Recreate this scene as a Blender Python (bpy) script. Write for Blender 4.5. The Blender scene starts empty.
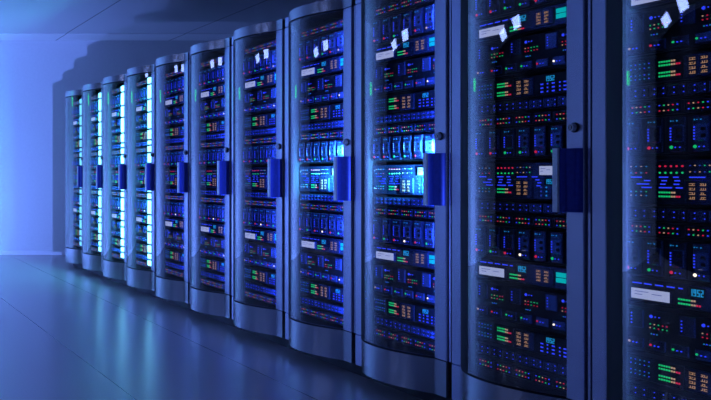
import bpy, math, random
from mathutils import Vector
random.seed(7)
C = bpy.context.scene.collection
S = bpy.context.scene

# ------------------------------------------------------------------ dimensions (metres)
EYE = 1.131
XP = 2.90            # plane of the flat cabinet fronts
PITCH = 0.792
ROW0 = 2.603         # near edge of the nearest cabinet
NCAB = 11
WALL_Y = 12.77
CEIL = 3.046
Z_SKIRT0, Z_SEAM0, Z_SEAM1, Z_TOP = 0.068, 0.241, 2.084, 2.151

# ------------------------------------------------------------------ materials
def nodes_of(name):
    m = bpy.data.materials.new(name); m.use_nodes = True
    nt = m.node_tree
    return m, nt, nt.nodes.get('Principled BSDF')

def principled(name, col, rough=0.5, metal=0.0, noise=0.0, nscale=60, bump=0.0, spec=0.5, coat=0.0):
    m, nt, b = nodes_of(name)
    b.inputs['Base Color'].default_value = (*col, 1)
    b.inputs['Roughness'].default_value = rough
    b.inputs['Metallic'].default_value = metal
    b.inputs['Specular IOR Level'].default_value = spec
    b.inputs['Coat Weight'].default_value = coat
    tc = nt.nodes.new('ShaderNodeTexCoord')
    n = nt.nodes.new('ShaderNodeTexNoise'); n.inputs['Scale'].default_value = nscale; n.inputs['Detail'].default_value = 3
    nt.links.new(tc.outputs['Object'], n.inputs['Vector'])
    if noise > 0:
        r = nt.nodes.new('ShaderNodeValToRGB')
        r.color_ramp.elements[0].position = 0.3; r.color_ramp.elements[1].position = 0.7
        r.color_ramp.elements[0].color = (*[c * (1 - noise) for c in col], 1)
        r.color_ramp.elements[1].color = (*[min(1, c * (1 + noise)) for c in col], 1)
        nt.links.new(n.outputs['Fac'], r.inputs['Fac']); nt.links.new(r.outputs['Color'], b.inputs['Base Color'])
    if bump > 0:
        bp = nt.nodes.new('ShaderNodeBump'); bp.inputs['Strength'].default_value = bump; bp.inputs['Distance'].default_value = 0.002
        nt.links.new(n.outputs['Fac'], bp.inputs['Height']); nt.links.new(bp.outputs['Normal'], b.inputs['Normal'])
    return m

def emissive(name, col, strength):
    m, nt, b = nodes_of(name)
    b.inputs['Base Color'].default_value = (*[c * 0.3 for c in col], 1)
    b.inputs['Roughness'].default_value = 0.3
    b.inputs['Emission Color'].default_value = (*col, 1)
    b.inputs['Emission Strength'].default_value = strength
    try: m.cycles.emission_sampling = 'NONE'
    except Exception: pass
    return m

def tiled(name, col, line, pitch, ox, oy, width, rough, spec=0.5, metal=0.0, noise=0.03, only_x=False, rowpitch=None):
    """plain surface with thin joints on a square grid, in world metres"""
    m, nt, b = nodes_of(name)
    L = nt.links.new
    tc = nt.nodes.new('ShaderNodeTexCoord'); sep = nt.nodes.new('ShaderNodeSeparateXYZ')
    L(tc.outputs['Object'], sep.inputs[0])
    outs = []
    axes = [('X', ox, pitch)] if only_x else [('X', ox, pitch), ('Y', oy, rowpitch or pitch)]
    for ax, off, p in axes:
        a = nt.nodes.new('ShaderNodeMath'); a.operation = 'SUBTRACT'; L(sep.outputs[ax], a.inputs[0]); a.inputs[1].default_value = off - p / 2
        w = nt.nodes.new('ShaderNodeMath'); w.operation = 'FLOORED_MODULO'; L(a.outputs[0], w.inputs[0]); w.inputs[1].default_value = p
        s = nt.nodes.new('ShaderNodeMath'); s.operation = 'SUBTRACT'; L(w.outputs[0], s.inputs[0]); s.inputs[1].default_value = p / 2
        ab = nt.nodes.new('ShaderNodeMath'); ab.operation = 'ABSOLUTE'; L(s.outputs[0], ab.inputs[0])
        lt = nt.nodes.new('ShaderNodeMath'); lt.operation = 'LESS_THAN'; L(ab.outputs[0], lt.inputs[0]); lt.inputs[1].default_value = width / 2
        outs.append(lt.outputs[0])
    f = outs[0]
    if len(outs) > 1:
        mx = nt.nodes.new('ShaderNodeMath'); mx.operation = 'MAXIMUM'; L(outs[0], mx.inputs[0]); L(outs[1], mx.inputs[1]); f = mx.outputs[0]
    n = nt.nodes.new('ShaderNodeTexNoise'); n.inputs['Scale'].default_value = 90; L(tc.outputs['Object'], n.inputs['Vector'])
    r = nt.nodes.new('ShaderNodeValToRGB')
    r.color_ramp.elements[0].color = (*[c * (1 - noise) for c in col], 1); r.color_ramp.elements[1].color = (*[c * (1 + noise) for c in col], 1)
    r.color_ramp.elements[0].position = .35; r.color_ramp.elements[1].position = .65
    L(n.outputs['Fac'], r.inputs['Fac'])
    mix = nt.nodes.new('ShaderNodeMix'); mix.data_type = 'RGBA'
    L(f, mix.inputs['Factor']); L(r.outputs['Color'], mix.inputs[6]); mix.inputs[7].default_value = (*line, 1)
    L(mix.outputs[2], b.inputs['Base Color'])
    b.inputs['Roughness'].default_value = rough; b.inputs['Specular IOR Level'].default_value = spec; b.inputs['Metallic'].default_value = metal
    return m

def glass_mat():
    """clear door glass: see-through, with Fresnel mirror reflections (Schlick)"""
    m = bpy.data.materials.new('curved_door_glass'); m.use_nodes = True
    nt = m.node_tree; nt.nodes.clear(); L = nt.links.new
    out = nt.nodes.new('ShaderNodeOutputMaterial')
    g = nt.nodes.new('ShaderNodeBsdfGlossy'); g.inputs['Roughness'].default_value = 0.0; g.inputs['Color'].default_value = (1, 1, 1, 1)
    t = nt.nodes.new('ShaderNodeBsdfTransparent'); t.inputs['Color'].default_value = (0.90, 0.92, 0.95, 1)
    mix = nt.nodes.new('ShaderNodeMixShader')
    geo = nt.nodes.new('ShaderNodeNewGeometry')
    d = nt.nodes.new('ShaderNodeVectorMath'); d.operation = 'DOT_PRODUCT'
    L(geo.outputs['Incoming'], d.inputs[0]); L(geo.outputs['Normal'], d.inputs[1])
    def mth(op, a, bv=None):
        n = nt.nodes.new('ShaderNodeMath'); n.operation = op
        L(a, n.inputs[0])
        if bv is not None: n.inputs[1].default_value = bv
        return n.outputs[0]
    a = mth('ABSOLUTE', d.outputs['Value'])
    s = nt.nodes.new('ShaderNodeMath'); s.operation = 'SUBTRACT'; s.inputs[0].default_value = 1; L(a, s.inputs[1]); s.use_clamp = True
    p = mth('POWER', s.outputs[0], 5)
    k = mth('MULTIPLY', p, 0.92); k = mth('ADD', k, 0.085)
    L(k, mix.inputs[0]); L(t.outputs[0], mix.inputs[1]); L(g.outputs[0], mix.inputs[2]); L(mix.outputs[0], out.inputs[0])
    return m

M = {}
M['panel'] = principled('powder_coated_steel', (0.48, 0.49, 0.53), 0.2, 0.88, 0.10, 260, 0.12)
M['strip'] = principled('brushed_door_steel', (0.66, 0.68, 0.90), 0.26, 0.78, 0.12, 300, 0.12)
M['dark'] = principled('black_cabinet_steel', (0.012, 0.012, 0.016), 0.5, 0.2, 0.2, 80)
M['gasket'] = principled('black_rubber_seal', (0.006, 0.006, 0.008), 0.7, 0.0, 0.2, 90)
M['edge'] = principled('polished_groove_edge', (0.30, 0.32, 0.38), 0.25, 0.8, 0.05, 90)
M['glass'] = glass_mat()
M['handle'] = principled('dark_blue_handle_plastic', (0.045, 0.08, 0.50), 0.3, 0.35, 0.1, 60)
M['grip'] = principled('bright_handle_grip', (0.62, 0.66, 0.72), 0.3, 0.6, 0.1, 120)
M['lock'] = principled('chromed_lock', (0.62, 0.64, 0.70), 0.22, 0.6, 0.05, 60)
M['lockhole'] = principled('lock_keyway', (0.01, 0.01, 0.012), 0.5, 0.0, 0.1, 60)
M['chassis'] = principled('device_black_paint', (0.015, 0.02, 0.04), 0.3, 0.5, 0.25, 120)
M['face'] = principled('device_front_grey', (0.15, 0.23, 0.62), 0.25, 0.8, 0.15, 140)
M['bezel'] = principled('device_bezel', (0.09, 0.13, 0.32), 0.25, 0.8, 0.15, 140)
M['vent'] = principled('device_vent_black', (0.006, 0.006, 0.008), 0.6, 0.0, 0.2, 100)
LED = dict(blue=((0.03, 0.06, 1.0), 1.2), cyan=((0.02, 0.42, 0.95), 0.6), green=((0.01, 0.80, 0.22), 0.75),
           red=((1.0, 0.02, 0.09), 0.7), peach=((1.0, 0.58, 0.34), 0.55), orange=((1.0, 0.52, 0.24), 0.40),
           teal=((0.0, 0.62, 0.62), 0.8), white=((0.58, 0.64, 1.0), 0.72), clock=((0.02, 0.50, 1.0), 0.6),
           dim=((0.04, 0.10, 0.8), 0.4), star=((1.0, 0.8, 0.6), 2.0), bar=((0.22, 0.72, 1.0), 1.3))
for k, (c, s) in LED.items(): M[k] = emissive('lamp_' + k, c, s)

# ------------------------------------------------------------------ mesh builder
class MB:
    def __init__(self): self.v = []; self.f = []; self.mi = []; self.mats = []; self.sm = []
    def mat(self, m):
        if m not in self.mats: self.mats.append(m)
        return self.mats.index(m)
    def add(self, verts, faces, m, smooth=False):
        o = len(self.v); i = self.mat(m)
        self.v += [tuple(p) for p in verts]
        for f in faces: self.f.append(tuple(o + a for a in f)); self.mi.append(i); self.sm.append(smooth)
    def box(self, x0, x1, y0, y1, z0, z1, m):
        x0, x1 = min(x0, x1), max(x0, x1); y0, y1 = min(y0, y1), max(y0, y1); z0, z1 = min(z0, z1), max(z0, z1)
        v = [(x0, y0, z0), (x1, y0, z0), (x1, y1, z0), (x0, y1, z0), (x0, y0, z1), (x1, y0, z1), (x1, y1, z1), (x0, y1, z1)]
        f = [(0, 3, 2, 1), (4, 5, 6, 7), (0, 1, 5, 4), (1, 2, 6, 5), (2, 3, 7, 6), (3, 0, 4, 7)]
        self.add(v, f, m)
    def cbox(self, x0, x1, y0, y1, z0, z1, m, c=0.004):
        """box whose front (low x) edges are chamfered"""
        y0, y1 = min(y0, y1), max(y0, y1)
        v = [(x0, y0 + c, z0 + c), (x0, y1 - c, z0 + c), (x0, y1 - c, z1 - c), (x0, y0 + c, z1 - c),
             (x0 + c, y0, z0), (x0 + c, y1, z0), (x0 + c, y1, z1), (x0 + c, y0, z1),
             (x1, y0, z0), (x1, y1, z0), (x1, y1, z1), (x1, y0, z1)]
        f = [(0, 3, 2, 1), (8, 9, 10, 11)]
        for a in range(4):
            b = (a + 1) % 4
            f += [(a, b, 4 + b, 4 + a), (4 + a, 4 + b, 8 + b, 8 + a)]
        self.add(v, f, m)
    def disc(self, x, y, z, r, m, d=0.002, n=8, rz=None):
        r = r * .78 if r < .0062 and 'lamp' in m.name else r
        """small lens standing proud of a front that faces -x"""
        rz = rz or r
        v = []
        for k in range(n):
            a = 2 * math.pi * (k + .5) / n
            v.append((x + .0005, y + r * math.cos(a), z + rz * math.sin(a)))
        for k in range(n):
            a = 2 * math.pi * (k + .5) / n
            v.append((x - d, y + .75 * r * math.cos(a), z + .75 * rz * math.sin(a)))
        f = [tuple(range(n, 2 * n))[::-1]]
        for k in range(n):
            b = (k + 1) % n; f.append((k, n + k, n + b, b))
        self.add(v, f, m)
    def ring(self, x, y, z, r, w, m, n=12):
        v = []
        for k in range(n):
            a = 2 * math.pi * k / n; c, s = math.cos(a), math.sin(a)
            for rr, xx in ((r, x + .0005), (r, x - .002), (r - w, x - .002), (r - w, x + .0005)): v.append((xx, y + rr * c, z + rr * s))
        f = []
        for k in range(n):
            b = (k + 1) % n
            for q in range(4): f.append((4 * k + q, 4 * k + (q + 1) % 4, 4 * b + (q + 1) % 4, 4 * b + q))
        self.add(v, f, m)
    def frame(self, x, y0, y1, z0, z1, w, m, d=0.002):
        for a in ((y0, y1, z0, z0 + w), (y0, y1, z1 - w, z1), (y0, y0 + w, z0 + w, z1 - w), (y1 - w, y1, z0 + w, z1 - w)):
            self.box(x - d, x + .0005, *a, m)
    def prism(self, poly, z0, z1, m, smooth=False):
        n = len(poly)
        v = [(x, y, z0) for x, y in poly] + [(x, y, z1) for x, y in poly]
        a = sum(poly[i][0] * poly[(i + 1) % n][1] - poly[(i + 1) % n][0] * poly[i][1] for i in range(n))
        f = [(i, (i + 1) % n, n + (i + 1) % n, n + i) for i in range(n)]
        caps = [tuple(range(n))[::-1], tuple(range(n, 2 * n))]
        if a < 0: f = [q[::-1] for q in f]; caps = [q[::-1] for q in caps]
        self.add(v, f, m, smooth); 
        o = len(self.v) - 2 * n; i = self.mat(m)
        for c_ in caps: self.f.append(tuple(o + q for q in c_)); self.mi.append(i); self.sm.append(False)
    def build(self, name, parent=None, loc=(0, 0, 0)):
        me = bpy.data.meshes.new(name)
        me.from_pydata(self.v, [], self.f)
        for m in self.mats: me.materials.append(m)
        me.polygons.foreach_set('material_index', self.mi)
        me.polygons.foreach_set('use_smooth', self.sm)
        me.update()
        o = bpy.data.objects.new(name, me); C.objects.link(o)
        if parent: o.parent = parent
        o.location = loc
        return o

def empty(name, loc=(0, 0, 0)):
    o = bpy.data.objects.new(name, None); C.objects.link(o); o.location = loc; o.empty_display_size = .1
    return o
def tag(o, label, cat, group=None):
    o['label'] = label; o['category'] = cat
    if group: o['group'] = group
    return o
def copy_tree(o, parent=None):
    c = o.copy(); C.objects.link(c)
    if parent: c.parent = parent
    for ch in list(o.children): copy_tree(ch, c)
    return c
def struct(o): o['kind'] = 'structure'; return o

# ------------------------------------------------------------------ the room
RX0, RX1, RY0 = -7.2, 6.6, -2.6
floor_m = tiled('polished_floor_tiles', (0.43, 0.40, 0.39), (0.11, 0.10, 0.11), 0.91, 1.50, 0.4, 0.007, 0.24, 0.8, only_x=True)
ceil_m = tiled('painted_ceiling_panels', (0.62, 0.62, 0.66), (0.05, 0.05, 0.07), 1.61, 3.09, 2.0, 0.012, 0.75, 0.2, only_x=True)
wall_m = principled('painted_plaster', (0.72, 0.73, 0.76), 0.7, 0, 0.02, 30, 0.05, 0.2)
trim_m = principled('painted_trim', (0.84, 0.85, 0.88), 0.55, 0, 0.02, 30, 0, 0.3)
b = MB(); b.box(RX0, RX1, RY0, WALL_Y, -.1, 0, floor_m); struct(b.build('floor'))
b = MB(); b.box(RX0, RX1, RY0, WALL_Y, CEIL, CEIL + .1, ceil_m); struct(b.build('ceiling'))
b = MB(); b.box(RX0 - .1, RX1 + .1, WALL_Y, WALL_Y + .1, -.1, CEIL + .1, wall_m); struct(b.build('wall_end'))
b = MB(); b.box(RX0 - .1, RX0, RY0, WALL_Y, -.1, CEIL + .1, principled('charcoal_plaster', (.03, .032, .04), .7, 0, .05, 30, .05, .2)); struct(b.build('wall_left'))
b = MB(); b.box(RX1, RX1 + .1, RY0, WALL_Y, -.1, CEIL + .1, wall_m); struct(b.build('wall_right'))
b = MB(); b.box(RX0 - .1, RX1 + .1, RY0 - .1, RY0, -.1, CEIL + .1, wall_m); struct(b.build('wall_rear'))
b = MB()
b.prism([(0, 0), (-.014, 0), (-.014, .045), (-.011, .056), (-.004, .060), (0, .060)], RX0, RX1, trim_m)
o = struct(b.build('baseboard_end'))
# prism runs along z: lay it down along the wall
for v in o.data.vertices:
    x, y, z = v.co; v.co = (z, WALL_Y + x, y)
o.data.flip_normals()
b = MB(); b.box(RX0, RX1, WALL_Y - .57, WALL_Y, CEIL - .006, CEIL, tiled('ceiling_border_paint', (0.84, 0.85, 0.88), (0.05, 0.05, 0.07), 1.61, 3.09, 2.0, 0.012, 0.6, 0.3, only_x=True)); struct(b.build('trim_1'))  # paler band of ceiling along the end wall

# ------------------------------------------------------------------ cabinet
AY, AH, SAG = 0.49, 0.30, 0.105
AR = (AH * AH + SAG * SAG) / (2 * SAG)
def arc(off=0.0, n=26, a0=-1.0, a1=1.0):
    """plan points of the bowed front, near end to far end; off moves it inwards"""
    th = math.asin(AH / AR); pts = []
    for k in range(n + 1):
        t = th * (a0 + (a1 - a0) * k / n)
        r = AR - off
        pts.append((-SAG + AR - r * math.cos(t), AY + r * math.sin(t)))
    return pts
def bow_panel(mb, z0, z1, m, thick=0.014, near=0.105, capx=0.02):
    """bowed sheet plus the flat strip beside it"""
    out = arc(0); inn = arc(thick)
    poly = [(0, near)] + out + [(capx, .79), (inn[-1][0] + .004, inn[-1][1] - .002)] + inn[::-1][1:] + [(capx, near)]
    mb.prism(poly, z0, z1, m)
def smooth_by_angle(o, ang=30):
    me = o.data
    for p in me.polygons: p.use_smooth = True
    try: me.set_sharp_from_angle(angle=math.radians(ang))
    except Exception: pass

def make_cabinet():
    r = empty('server_cabinet')
    D = 0.86
    b = MB()
    b.box(0.02, D, 0.0, 0.02, Z_SKIRT0, Z_TOP - .004, M['dark'])          # near side
    b.box(0.0, D, .783, .789, Z_SKIRT0, Z_TOP - .004, M['dark'])          # far side
    b.box(D - .015, D, 0.02, .783, Z_SKIRT0, Z_TOP - .004, M['dark'])     # back
    b.box(0.03, D, 0.02, .783, Z_TOP - .02, Z_TOP - .004, M['dark'])      # roof
    b.box(0.03, D, 0.02, .783, Z_SKIRT0, Z_SKIRT0 + .016, M['dark'])      # floor
    b.box(0.03, 0.06, 0.06, .12, Z_SKIRT0 + .016, Z_TOP - .02, M['gasket'])   # bottom of the groove beside the door
    b.box(0.0, 0.03, .112, .19, Z_SEAM0 - .002, Z_SEAM0 + .003, M['gasket'])
    b.build('case', r)
    # rack uprights that carry the devices
    for y0, y1 in ((.195, .222), (.768, .782)):
        b = MB(); b.box(.0585, .10, y0, y1, Z_SKIRT0 + .016, Z_TOP - .02, M['dark'])
        for k in range(40):
            z = .15 + k * .0475
            b.box(.0575, .0590, y0 + .008, y0 + .014, z, z + .012, M['vent'])
        b.build('mounting_rail', r)
    # plinth
    b = MB(); b.box(.045, D - .05, .02, .77, 0, Z_SKIRT0, M['dark']); b.build('plinth', r)
    # bowed top and base panels
    for nm, z0, z1 in (('top_panel', Z_SEAM1 + .003, Z_TOP), ('base_panel', Z_SKIRT0, Z_SEAM0 - .003)):
        b = MB(); bow_panel(b, z0, z1, M['panel'])
        if nm == 'top_panel':
            b.prism([(0.02, .105)] + arc(.006) + [(0.04, .785), (0.04, .105)], z1 - .008, z1 - .003, M['panel'])
        else:
            b.prism([(0.02, .105)] + arc(.006) + [(0.04, .785), (0.04, .105)], z0 + .003, z0 + .008, M['panel'])
        o = b.build(nm, r); smooth_by_angle(o)
    # side frame in three lengths
    b = MB()
    for z0, z1 in ((Z_SKIRT0, Z_SEAM0 - .003), (Z_SEAM0, Z_SEAM1), (Z_SEAM1 + .003, Z_TOP)):
        b.cbox(0, .05, 0.004, .068, z0, z1, M['strip'], .003)
    b.box(.012, .03, .068, .074, Z_SKIRT0, Z_TOP - .002, M['edge'])
    b.build('side_frame', r)
    # door
    d = empty('door'); d.parent = r
    b = MB()
    b.cbox(0, .014, .106, .19, Z_SEAM0, Z_SEAM1, M['strip'], .003)
    b.box(.014, .03, .11, .188, Z_SEAM0, Z_SEAM1, M['gasket'])
    b.box(.010, .022, .086, .098, Z_SEAM0, Z_SEAM1, M['strip'])
    b.box(.018, .024, .098, .112, Z_SEAM0, Z_SEAM1, M['gasket'])
    b.build('door_frame', d)
    b = MB(); out = arc(0, 40, -1, .43); inn = arc(.005, 40, -1, .43)
    b.prism(out + inn[::-1], Z_SEAM0, Z_SEAM1, M['glass'])
    o = b.build('glass_pane', d); smooth_by_angle(o)
    b = MB(); b.prism(arc(-.001, 14, .432, .995) + arc(.016, 14, .432, .995)[::-1], Z_SEAM0 + .008, Z_SEAM1 - .008, M['gasket']); o = b.build('hinge_stile', d); smooth_by_angle(o)
    for z0, z1 in ((Z_SEAM0 - .003, Z_SEAM0 + .007), (Z_SEAM1 - .007, Z_SEAM1 + .003)):
        b = MB(); b.prism(arc(-.001, 30) + arc(.014, 30)[::-1], z0, z1, M['gasket']); o = b.build('door_seal', d); smooth_by_angle(o)
    hz0, hz1 = .985, 1.236
    b = MB()
    b.prism([(-.046, .165), (-.032, .156), (-.028, .150), (-.024, .122), (-.018, .114), (0, .108), (0, .186), (-.030, .186)], hz0, hz1, M['handle'])
    o = b.build('handle', d); smooth_by_angle(o, 40)
    b = MB()
    b.prism([(-.030, .192), (-.052, .192), (-.056, .188), (-.056, .164), (-.052, .160), (-.046, .165), (-.030, .186)], hz0 - .001, hz1 + .001, M['grip'])
    o = b.build('handle_grip', d)
    # lock: flange, barrel, keyway
    b = MB(); zc, yc = 1.318, .147
    def cyl(x0, x1, rad, m, rad1=None, n=20):
        rad1 = rad1 or rad
        v = [(x0, yc + rad1 * math.cos(6.2832 * k / n), zc + rad1 * math.sin(6.2832 * k / n)) for k in range(n)] + \
            [(x1, yc + rad * math.cos(6.2832 * k / n), zc + rad * math.sin(6.2832 * k / n)) for k in range(n)]
        b.add(v, [(k, n + k, n + (k + 1) % n, (k + 1) % n) for k in range(n)], m, True)
        b.add(v, [tuple(range(n))], m)
    cyl(-.006, 0.001, .021, M['lockhole'], .019)
    cyl(-.018, -.006, .0165, M['lock'], .0145)
    cyl(-.0185, -.017, .009, M['lockhole'])
    b.box(-.0195, -.0184, yc - .003, yc + .003, zc - .007, zc + .007, M['lock'])
    b.build('lock', d)
    return r

def light_bar(r, strength):  # made-up glowing column standing in for a glossy reflection
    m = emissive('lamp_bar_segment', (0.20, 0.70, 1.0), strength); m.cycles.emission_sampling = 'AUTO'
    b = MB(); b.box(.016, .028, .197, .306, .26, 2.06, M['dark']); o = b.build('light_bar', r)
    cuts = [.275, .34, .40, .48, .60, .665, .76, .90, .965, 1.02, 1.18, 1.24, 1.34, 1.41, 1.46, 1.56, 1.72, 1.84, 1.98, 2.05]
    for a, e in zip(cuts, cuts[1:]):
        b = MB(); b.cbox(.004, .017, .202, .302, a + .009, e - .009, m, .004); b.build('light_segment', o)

# ------------------------------------------------------------------ devices
# device space: x = 0 is the front (x grows into the cabinet), y as in the cabinet, z = 0 at the device's underside
DY = 0.495
DY0, DY1 = 0.224, 0.766
SEG = {'1': 'bc', '9': 'abcdfg', '5': 'acdfg', '2': 'abdeg'}
def digits(mb, text, yl, z0, h, w, m, x=-.0015):
    """seven-segment digits, left to right = far to near"""
    t = h * .14
    for i, ch in enumerate(text):
        a = yl - i * w * 1.38; c = a - w; mid = z0 + h / 2; top = z0 + h
        segs = {'a': (a, c, top - t, top), 'g': (a, c, mid - t / 2, mid + t / 2), 'd': (a, c, z0, z0 + t), 'f': (a, a - t, mid, top),
                'b': (c + t, c, mid, top), 'e': (a, a - t, z0, mid), 'c': (c + t, c, z0, mid)}
        for s in SEG[ch]: mb.box(x, 0, *segs[s], m)

def R(y): return y - DY
class Dev:
    """collects the parts of one device"""
    def __init__(self, h): self.h = h; self.parts = []     # (name, MB, parent index or None)
    def part(self, name, parent=None):
        b = MB(); self.parts.append((name, b, parent)); return b, len(self.parts) - 1

def chassis(d, depth=.62, facem='chassis'):
    b, _ = d.part('chassis')
    b.box(.004, depth, R(DY0), R(DY1), 0, d.h, M['chassis'])
    b.cbox(0, .006, R(DY0) - .004, R(DY1) + .004, 0.0, d.h, M[facem], .002)
    # ears with screws
    for y in (DY0 + .004, DY1 - .004):
        for z in (d.h * .2, d.h * .8): b.disc(-.0005, R(y), z, .003, M['lock'], .001, 6)
    return b

def meters(d, y0, y1, zs, h, n=9):
    """level meter: green, peach and red cells in rows"""
    b, _ = d.part('level_meter')
    w = (y0 - y1) / n
    for k, z in enumerate(zs):
        for i in range(n):
            if i >= 7 and k % 2 == 0: continue
            c = 'green' if i < 5 else ('peach' if i < 7 else 'red')
            b.box(-.0018, .001, R(y0 - i * w), R(y0 - (i + .60) * w), z - h * .36, z + h * .36, M[c])

def readout(d, y0, y1, z0, z1, rows=4):
    """framed panel with two columns of small orange figures"""
    b, i = d.part('readout_panel')
    b.cbox(-.004, .001, R(y1) - .022, R(y0) + .022, z0 - .008, z1 + .008, M['bezel'], .003)
    fbs = [d.part('readout_figures', i)[0], d.part('readout_figures', i)[0]]
    hh = (z1 - z0) / rows
    rnd = random.Random(3)
    for k in range(rows):
        z = z0 + (k + .2) * hh; zh = hh * .55
        for fb, c, n in ((fbs[0], y0, 3), (fbs[1], y0 - (y0 - y1) * .6, 3)):
            w = (y0 - y1) * .34 / n
            for q in range(n):
                a = R(c - q * w)
                e = a - w * .75
                fb.box(-.0052, -.0035, a, e, z, z + zh * .28, M['orange'])
                if rnd.random() < .75: fb.box(-.0052, -.0035, e + w * .25, e, z, z + zh, M['orange'])
                if rnd.random() < .5: fb.box(-.0052, -.0035, a, e, z + zh * .75, z + zh, M['orange'])

def dashes(d, rows, name='indicator_line'):
    for z, segs in rows:
      for seg in segs:
        b, _ = d.part(name)
        for y0, y1 in [seg]: b.box(-.0015, .001, R(y0), R(y1), z - .0022, z + .0022, M['blue'])

def clock(d, y0, z0, h, w):
    b, _ = d.part('clock_display')
    b.box(-.001, .001, R(y0 + .006), R(y0 - w * 4 * 1.38), z0 - .006, z0 + h + .006, M['vent'])
    digits(b, '1952', R(y0), z0, h, w, M['clock'], -.0022)

def screen(d, y0, y1, z0, z1, lines=True):
    b, i = d.part('display_screen')
    b.cbox(-.005, .001, R(y0) + .004, R(y1) - .004, z0 - .004, z1 + .004, M['bezel'], .002)
    b.box(-.0056, -.0045, R(y0), R(y1), z0, z1, M['white'])
    h = z1 - z0
    if lines:
        for k, (a, e) in enumerate(((.10, .46), (.10, .3), (.55, .8))):
            z = z0 + h * (.68 if k == 0 else (.40 if k == 1 else .55))
            b.box(-.0062, -.005, R(y0 - (y0 - y1) * a), R(y0 - (y0 - y1) * e), z, z + h * .06, M['dim'])

def leds(mb, pts, r=.0026):
    for y, z, c in pts: mb.disc(-.0005, R(y), z, r, M[c], .0022, 8)

def dev_A(h=.086):
    d = Dev(h); chassis(d, facem='bezel')
    screen(d, .738, .584, h * .14, h * .58)
    dashes(d, [(h * .80, [(.738, .70), (.69, .66), (.645, .615), (.60, .57), (.555, .54)])])
    clock(d, .512, h * .56, h * .28, .0095)
    meters(d, .556, .470, (h * .36, h * .19), .0085)
    readout(d, .402, .332, h * .20, h * .80)
    for z in (.30, .56):
        b, _ = d.part('teal_button')
        b.cbox(-.004, .001, R(.300), R(.250), h * z, h * (z + .22), M['teal'], .002)
    return d

def dev_B(h=.158):
    d = Dev(h); chassis(d)
    rnd = random.Random(5)
    for k in range(3):
        y = .752 - k * .198
        b, _ = d.part('control_panel')
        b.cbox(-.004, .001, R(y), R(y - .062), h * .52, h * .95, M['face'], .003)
        for q in range(4): b.disc(-.004, R(y - .014), h * (.62 + .075 * q), .0034, M['blue'], .002)
        b, _ = d.part('led_bank')
        yy = y - .09
        b.disc(0, R(yy), h * .83, .0065, M['blue'], .003, 12)
        leds(b, [(yy - .017, h * .83, 'blue'), (yy - .032, h * .83, 'blue')], .0032)
        b, _ = d.part('led_bank')
        for i in range(5):
            for q in range(2):
                c = rnd.choice(['green', 'red', 'peach', 'red', 'green'])
                leds(b, [(yy + .003 - i * .0165, h * (.655 - q * .085), c)], .0030)
        b, _ = d.part('led_bank')
        leds(b, [(yy - .002, h * .43, 'cyan'), (yy - .012, h * .43, 'blue'), (yy - .024, h * .43, 'cyan')], .0028)
    cols = ['peach', 'red', 'green', 'green', 'red', 'star']
    for k in range(6):
        y = .756 - k * .0876
        b, i = d.part('drive_tray')
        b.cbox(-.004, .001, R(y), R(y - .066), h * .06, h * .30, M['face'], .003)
        leds(b, [(y - .025, h * .17, 'blue'), (y - .040, h * .17, 'blue')], .0034)
        for p in range(len(b.v) - 32, len(b.v)): b.v[p] = (b.v[p][0] - .004, b.v[p][1], b.v[p][2])
        s, _ = d.part('status_light', i); s.disc(-.004, R(y - .009), h * .18, .0058, M[cols[k]], .003, 12)
    return d

def dev_C(h=.086):
    d = Dev(h); chassis(d)
    b, _ = d.part('led_bank')
    for i in range(5):
        for z in (.64, .82): leds(b, [(.744 - i * .0185, h * z, 'cyan' if (i + int(z * 10)) % 3 else 'blue')], .0027)
    b, _ = d.part('led_bank')
    for i in range(5):
        for z in (.2, .36): leds(b, [(.744 - i * .0185, h * z, 'cyan' if (i + int(z * 10)) % 3 else 'blue')], .0027)
    meters(d, .631, .545, (h * .80, h * .66), .0085); meters(d, .631, .545, (h * .36, h * .22), .0085)
    readout(d, .512, .440, h * .14, h * .86)
    clock(d, .358, h * .64, h * .24, .0095)
    for i, y in enumerate((.376, .346, .316, .282, .256)):
        b, _ = d.part('led_bank')
        for z in (.16, .34, .52):
            if i % 2: leds(b, [(y, h * z, 'blue')], .0045)
            else: b.box(-.0015, .001, R(y + .007), R(y - .007), h * z - .0028, h * z + .0028, M['blue'])
    return d

def dev_D(h=.046):
    d = Dev(h); chassis(d)
    for k in range(7):
        y = .750 - k * .0765
        b, _ = d.part('port_module')
        b.cbox(-.003, .001, R(y), R(y - .068), h * .08, h * .92, M['bezel'], .002)
        for z in (.30, .70):
            for q, dy in enumerate((.012, .050)):
                b.ring(-.003, R(y - dy), h * z, .0078, .002, M['face'])
            for dy in (.028, .064):
                b.disc(-.003, R(y - dy), h * z, .0030, M['blue'], .002)
    return d

def dev_E(h=.048, var=0):
    d = Dev(h); chassis(d)
    rnd = random.Random(11)
    for k, y in enumerate((.738, .628, .517, .407, .297)):
        b, _ = d.part('port_lights')
        for i, cs in enumerate((('red', 'blue'), ('peach', 'green'), ('red', 'peach'), ('green', 'red'), ('blue', 'blue'))):
            if k % 2: cs = cs[::-1]
            leds(b, [(y - i * .0172, h * .66, cs[0]), (y - i * .0172, h * .28, cs[1])], .0034)
        b.frame(0, R(y - .080), R(y + .010), h * .10, h * .9, .0015, M['bezel'])
    return d

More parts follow.
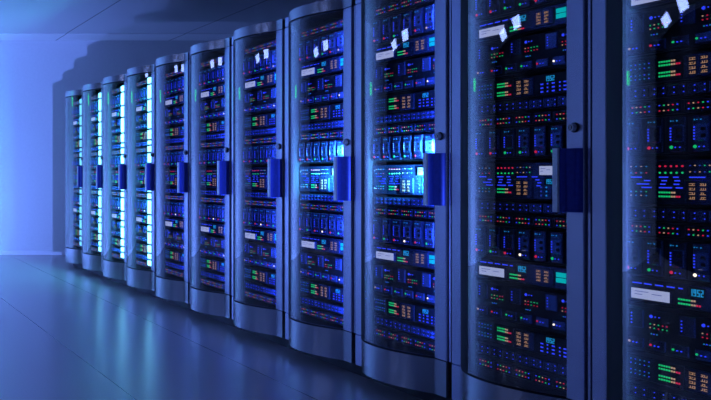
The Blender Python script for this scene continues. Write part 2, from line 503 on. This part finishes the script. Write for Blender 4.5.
def dev_F(h=.133, cols=('red', 'red', 'green', 'green', 'red', 'peach')):
    d = Dev(h); chassis(d)
    for k in range(6):
        y = .757 - k * .0876
        b, i = d.part('server_blade')
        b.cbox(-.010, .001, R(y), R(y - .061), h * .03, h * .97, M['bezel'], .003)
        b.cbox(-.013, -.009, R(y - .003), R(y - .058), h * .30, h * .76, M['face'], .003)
        for q in range(5): b.disc(-.013, R(y - .010), h * (.36 + .078 * q), .0042, M['blue'], .002)
        for z in (.44, .62): b.box(-.0136, -.0125, R(y - .034), R(y - .050), h * z - .006, h * z + .006, M['vent'])
        for dy, rr in ((.008, .0034), (.017, .0022), (.031, .0034)): b.disc(-.010, R(y - dy), h * .87, rr, M['cyan'], .002)
        for dy in (.025, .042): b.disc(-.010, R(y - dy), h * .155, .0034, M['blue'], .002)
        s, _ = d.part('status_light', i); s.disc(-.010, R(y - .010), h * .16, .0064, M[cols[k]], .003, 12)
    return d

def dev_G(h=.155):
    d = Dev(h); chassis(d, facem='bezel')
    b, _ = d.part('led_bank')
    for i in range(5):
        y = .627 - i * .0216
        leds(b, [(y, h * .86, 'red'), (y, h * .71, 'green')], .0048)
    b, _ = d.part('led_bank')
    for i in range(4):
        for z, c in ((.86, 'peach'), (.71, 'red')): leds(b, [(.744 - i * .021, h * z, c if (i + int(z * 9)) % 2 else 'cyan')], .0028)
    b, _ = d.part('led_bank')
    for i in range(4):
        for z, c in ((.27, 'green'), (.18, 'peach')): leds(b, [(.744 - i * .021, h * z, c if (i + int(z * 9)) % 2 else 'cyan')], .0028)
    b, _ = d.part('led_bank')
    for i in range(5):
        for z in (.87, .73): leds(b, [(.512 - i * .0175, h * z, ('peach', 'dim', 'peach', 'dim', 'green')[(i + int(z * 8)) % 5])], .0030)
    dashes(d, [(h * .61, [(.744, .70), (.63, .595), (.575, .555), (.515, .458), (.43, .40), (.30, .26)]),
               (h * .53, [(.69, .665), (.62, .60), (.57, .55), (.41, .39)]),
               (h * .45, [(.72, .67), (.625, .605), (.573, .553), (.40, .38)]),
               (h * .37, [(.70, .66), (.63, .58), (.565, .54), (.405, .385)])])
    meters(d, .631, .545, (h * .26, h * .17), .0085)
    readout(d, .512, .446, h * .10, h * .50)
    screen(d, .384, .314, h * .66, h * .90)
    clock(d, .356, h * .42, h * .13, .0085)
    b, _ = d.part('led_bank')
    for z in (.33, .22, .11): leds(b, [(.352, h * z, 'cyan'), (.38, h * z, 'dim')], .0048)
    return d

def dev_tree(d, kind):
    r = empty(kind); objs = []
    for name, b, par in d.parts:
        objs.append(b.build(name, r if par is None else objs[par]))
    return r
def dev_single(d, kind):
    b = MB()
    for name, p, par in d.parts:
        o = len(b.v); b.v += p.v
        mi = [b.mat(m) for m in p.mats]
        b.f += [tuple(o + q for q in f) for f in p.f]; b.mi += [mi[k] for k in p.mi]; b.sm += p.sm
    return b.build(kind)

KIND = dict(A='rack_controller', B='storage_array', C='audio_meter_unit', D='patch_unit', E='network_switch', F='blade_server', G='control_unit')
KIND['C'] = 'monitoring_unit'
DESC = dict(A='control unit with white display and clock', B='storage array with panels over drive trays',
            C='slim meter unit with orange figures and clock', D='narrow black port unit with blue lights',
            E='narrow switch with two rows of multicoloured lights', F='blade server of six upright modules',
            G='tall control unit with small white display')
CAT = dict(A='control unit', B='storage unit', C='meter unit', D='port unit', E='network switch', F='blade server', G='control unit')
# (type, underside, height, which one)
LAYOUT = [('E', 1.997, .050, 'topmost'), ('F', 1.845, .134, 'topmost'), ('A', 1.746, .086, 'upper'), ('B', 1.572, .155, 'upper'), ('C', 1.465, .088, 'upper'),
          ('D', 1.408, .047, 'upper'), ('E', 1.347, .050, 'middle'), ('F', 1.208, .130, 'middle'), ('G', 1.028, .156, ''),
          ('D', .967, .047, 'lower'), ('E', .911, .047, 'middle-low'), ('F', .766, .134, 'lowest'), ('A', .665, .086, 'lower'), ('B', .487, .158, 'lower'),
          ('C', .380, .086, 'lower'), ('D', .313, .047, 'lower'), ('E', .251, .048, 'lowest')]
# three port units per cabinet: upper, middle, lower; four switches
names = {}
fix = [('E', 'topmost'), ('F', 'topmost'), ('A', 'upper'), ('B', 'upper'), ('C', 'upper'), ('D', 'upper'), ('E', 'second'), ('F', 'middle'), ('G', ''),
       ('D', 'middle'), ('E', 'third'), ('F', 'lowest'), ('A', 'lower'), ('B', 'lower'), ('C', 'lower'), ('D', 'lowest'), ('E', 'lowest')]
LAYOUT = [(t, z, h, fix[i][1]) for i, (t, z, h, w) in enumerate(LAYOUT)]
MAKE = dict(A=dev_A, B=dev_B, C=dev_C, D=dev_D, E=dev_E, F=dev_F, G=dev_G)
FC = [('red', 'red', 'green', 'green', 'red', 'peach'), ('red', 'red', 'green', 'green', 'red', 'green'), ('red', 'green', 'red', 'star', 'red', 'green')]

WHERE = ['rightmost cabinet', 'second cabinet from right', 'third cabinet from right', 'fourth cabinet from right', 'fifth cabinet from right', 'middle cabinet of row',
         'fifth cabinet from left', 'fourth cabinet from left', 'third cabinet from left', 'second cabinet from left', 'leftmost cabinet']
CABL = ['server cabinet cut off by the right edge of the photo',
        'large dark server cabinet with pale blue-lit handle, second from right',
        'server cabinet with cyan-lit middle unit, third from right',
        'server cabinet with bright blue interior behind its handle, fourth from right',
        'server cabinet with blue-lit blades, fifth of the row from right',
        'blue-lit server cabinet at the middle of the row of eleven',
        'server cabinet with dark blue interior, fifth from the left end',
        'server cabinet with bright cyan lit column, fourth from the left end',
        'server cabinet with brightest cyan column, third from the left end',
        'narrow-looking server cabinet second from the left end of the row',
        'farthest server cabinet, next to the end wall at the left']

cab = make_cabinet()
# shelf that carries one device
shelves = []
for i, (t, z, h, w) in enumerate(LAYOUT):
    b = MB(); b.box(.062, .70, .223, .767, z - .0065, z - .0005, M['dark']); shelves.append(b.build('shelf', cab))
tree_src, single_src = {}, {}
fi = 0
for i, (t, z, h, w) in enumerate(LAYOUT):
    key = t if t != 'F' else t + str(fi % 3)
    kw = dict(h=h)
    if t == 'F': kw['cols'] = FC[fi % 3]; fi += 1
    dv = MAKE[t](**kw)
    tree_src[i] = dev_tree(dv, KIND[t]); single_src[i] = (dv, t)
used = set()
RENAME = {(0, 6): 'upper', (0, 10): 'lower', (0, 7): 'upper', (0, 11): 'lower', (1, 6): 'topmost', (1, 10): 'middle'}
PLURAL = dict(A='control units with clocks', B='storage arrays', C='meter units', D='port units', E='network switches', F='blade servers', G='tall control units')
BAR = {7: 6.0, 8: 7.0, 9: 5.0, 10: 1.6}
skip = {0: (0, 1, 16), 1: (0,)}
for n in range(NCAB):
    c = cab if n == 0 else copy_tree(cab)
    c.location = (XP, ROW0 + n * PITCH, 0)
    tag(c, CABL[n], 'server cabinet', 'server cabinets in the row')
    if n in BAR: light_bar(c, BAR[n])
    for i, (t, z, h, w) in enumerate(LAYOUT):
        if i in skip.get(n, ()): continue
        if n < 7:
            if i in used: o = copy_tree(tree_src[i])
            else: o = tree_src[i]; used.add(i)
        else:
            s = single_src[i]
            if isinstance(s, tuple): o = dev_single(s[0], KIND[t]); single_src[i] = o
            else: o = s.copy(); C.objects.link(o)
        o.location = (XP + .05, ROW0 + n * PITCH + DY, z)
        w = RENAME.get((n, i), w)
        tag(o, (w + ' ' if w else '') + DESC[t] + ' in ' + WHERE[n], CAT[t], PLURAL[t] + ' in the row of cabinets')

# ------------------------------------------------------------------ room lamps and added fill lights
def ceiling_light(x, y, sx, sy, strength, label):
    t = empty('ceiling_light', (x, y, CEIL))
    b = MB()
    for x0, x1, y0, y1 in ((-sx / 2 - .03, sx / 2 + .03, -sy / 2 - .03, -sy / 2), (-sx / 2 - .03, sx / 2 + .03, sy / 2, sy / 2 + .03),
                           (-sx / 2 - .03, -sx / 2, -sy / 2, sy / 2), (sx / 2, sx / 2 + .03, -sy / 2, sy / 2)):
        b.box(x0, x1, y0, y1, -.03, 0, trim_m)
    b.build('frame', t)
    m = emissive('lamp_diffuser', (.30, .42, 1.0), strength)
    m.cycles.emission_sampling = 'FRONT'
    b = MB(); b.box(-sx / 2, sx / 2, -sy / 2, sy / 2, -.02, -.002, m); b.build('diffuser', t)
    tag(t, label, 'ceiling light', 'ceiling lights over the open floor')
ceiling_light(-6.0, 6.6, 1.2, 1.2, 10, 'square ceiling light nearer the camera, mirrored in the glass doors')
ceiling_light(-6.0, 9.3, 1.2, 1.2, 10, 'square ceiling light nearer the end wall, mirrored in the glass doors')
t = empty('exit_sign', (0.2, WALL_Y - .03, 2.18))
b = MB(); b.box(-.2, .2, 0, .03, 0, .19, trim_m); b.build('housing', t)
b = MB(); b.box(-.185, .185, -.004, 0, .012, .178, emissive('lamp_sign_green', (.05, .85, .25), 5)); b.build('lit_face', t)
tag(t, 'small green lit sign high on the end wall beside the cabinets', 'sign')

def light(name, kind, loc, energy, col, **kw):
    l = bpy.data.lights.new(name, kind); l.energy = energy; l.color = col
    for k, v in kw.items(): setattr(l, k, v)
    o = bpy.data.objects.new(name, l); C.objects.link(o); o.location = loc
    return o
BLUE = (.145, .265, 1.0)
key = light('key_spot', 'SPOT', (1.05, -1.0, EYE - .88), 4500, BLUE, spot_size=math.radians(44), spot_blend=1.0, shadow_soft_size=.03)
wash = light('wall_washer', 'AREA', (0.75, 11.45, .14), 72, (.16, .29, 1.0), shape='RECTANGLE', size=1.5, size_y=.14)  # added unseen fill brightening the end wall and ceiling
wash.rotation_euler = Vector((.06, .68, .72)).to_track_quat('-Z', 'Y').to_euler()
tgt = Vector((0.9, WALL_Y, 1.5)); key.rotation_euler = (tgt - key.location).to_track_quat('-Z', 'Y').to_euler()
# added fill lights, brightening the devices inside the cabinets, behind the door frame
STR = [0.0, 0.0, .5, 1.0, .8, .7, .7, 1.8, 2.4, 1.6, .8]
for n in range(NCAB):
    if STR[n] == 0: continue
    col = (.06, .16, 1.0) if n < 7 else (.08, .60, .9)
    y = ROW0 + n * PITCH + (.226 if n < 7 else .31)
    o = light('strip_lamp', 'AREA', (XP + (.012 if n < 7 else -.02), y, 1.16), 14.0 * STR[n], col, shape='RECTANGLE', size=.03, size_y=1.75)
    o.rotation_euler = (math.radians(90), 0, 0)      # shines along +y
for n, p in ((2, 1.0), (3, 1.0)):  # added hidden spots for the cyan glow on the middle units
    o = light('handle_lamp', 'SPOT', (XP + .012, ROW0 + n * PITCH + .2, 1.11), 480.0 * p, (.08, .55, 1.0), spot_size=math.radians(64), spot_blend=.8, shadow_soft_size=.008)
    o2 = light('handle_lamp', 'SPOT', (XP + .012, ROW0 + n * PITCH + .2, 1.27), 120.0 * p, (.08, .42, 1.0), spot_size=math.radians(64), spot_blend=.8, shadow_soft_size=.008)
    o2.rotation_euler = (Vector((XP + .06, ROW0 + n * PITCH + .31, 1.27)) - o2.location).to_track_quat('-Z', 'Y').to_euler()
    o.rotation_euler = (Vector((XP + .06, ROW0 + n * PITCH + .29, 1.11)) - o.location).to_track_quat('-Z', 'Y').to_euler()

w = bpy.data.worlds.new('dim_room'); S.world = w; w.use_nodes = True
w.node_tree.nodes['Background'].inputs[0].default_value = (.02, .03, .1, 1); w.node_tree.nodes['Background'].inputs[1].default_value = .3

# ------------------------------------------------------------------ camera (level, shifted lens)
cd = bpy.data.cameras.new('camera'); cam = bpy.data.objects.new('camera', cd); C.objects.link(cam)
cam.location = (0, 0, EYE); cam.rotation_euler = (math.radians(90), 0, 0)
cd.sensor_width = 36; cd.lens = 900 / 711 * 36
cd.shift_x = (355.5 + 162) / 711; cd.shift_y = -25 / 711
cd.clip_start = .05; cd.clip_end = 60
S.camera = cam
S.view_settings.view_transform = 'Standard'; S.view_settings.look = 'None'; S.view_settings.gamma = 1; S.view_settings.exposure = 0
S.view_settings.use_curve_mapping = False
S.cycles.max_bounces = 10; S.cycles.transparent_max_bounces = 24; S.cycles.diffuse_bounces = 5; S.cycles.glossy_bounces = 5
S.cycles.use_denoising = True; S.cycles.sample_clamp_indirect = 4.0
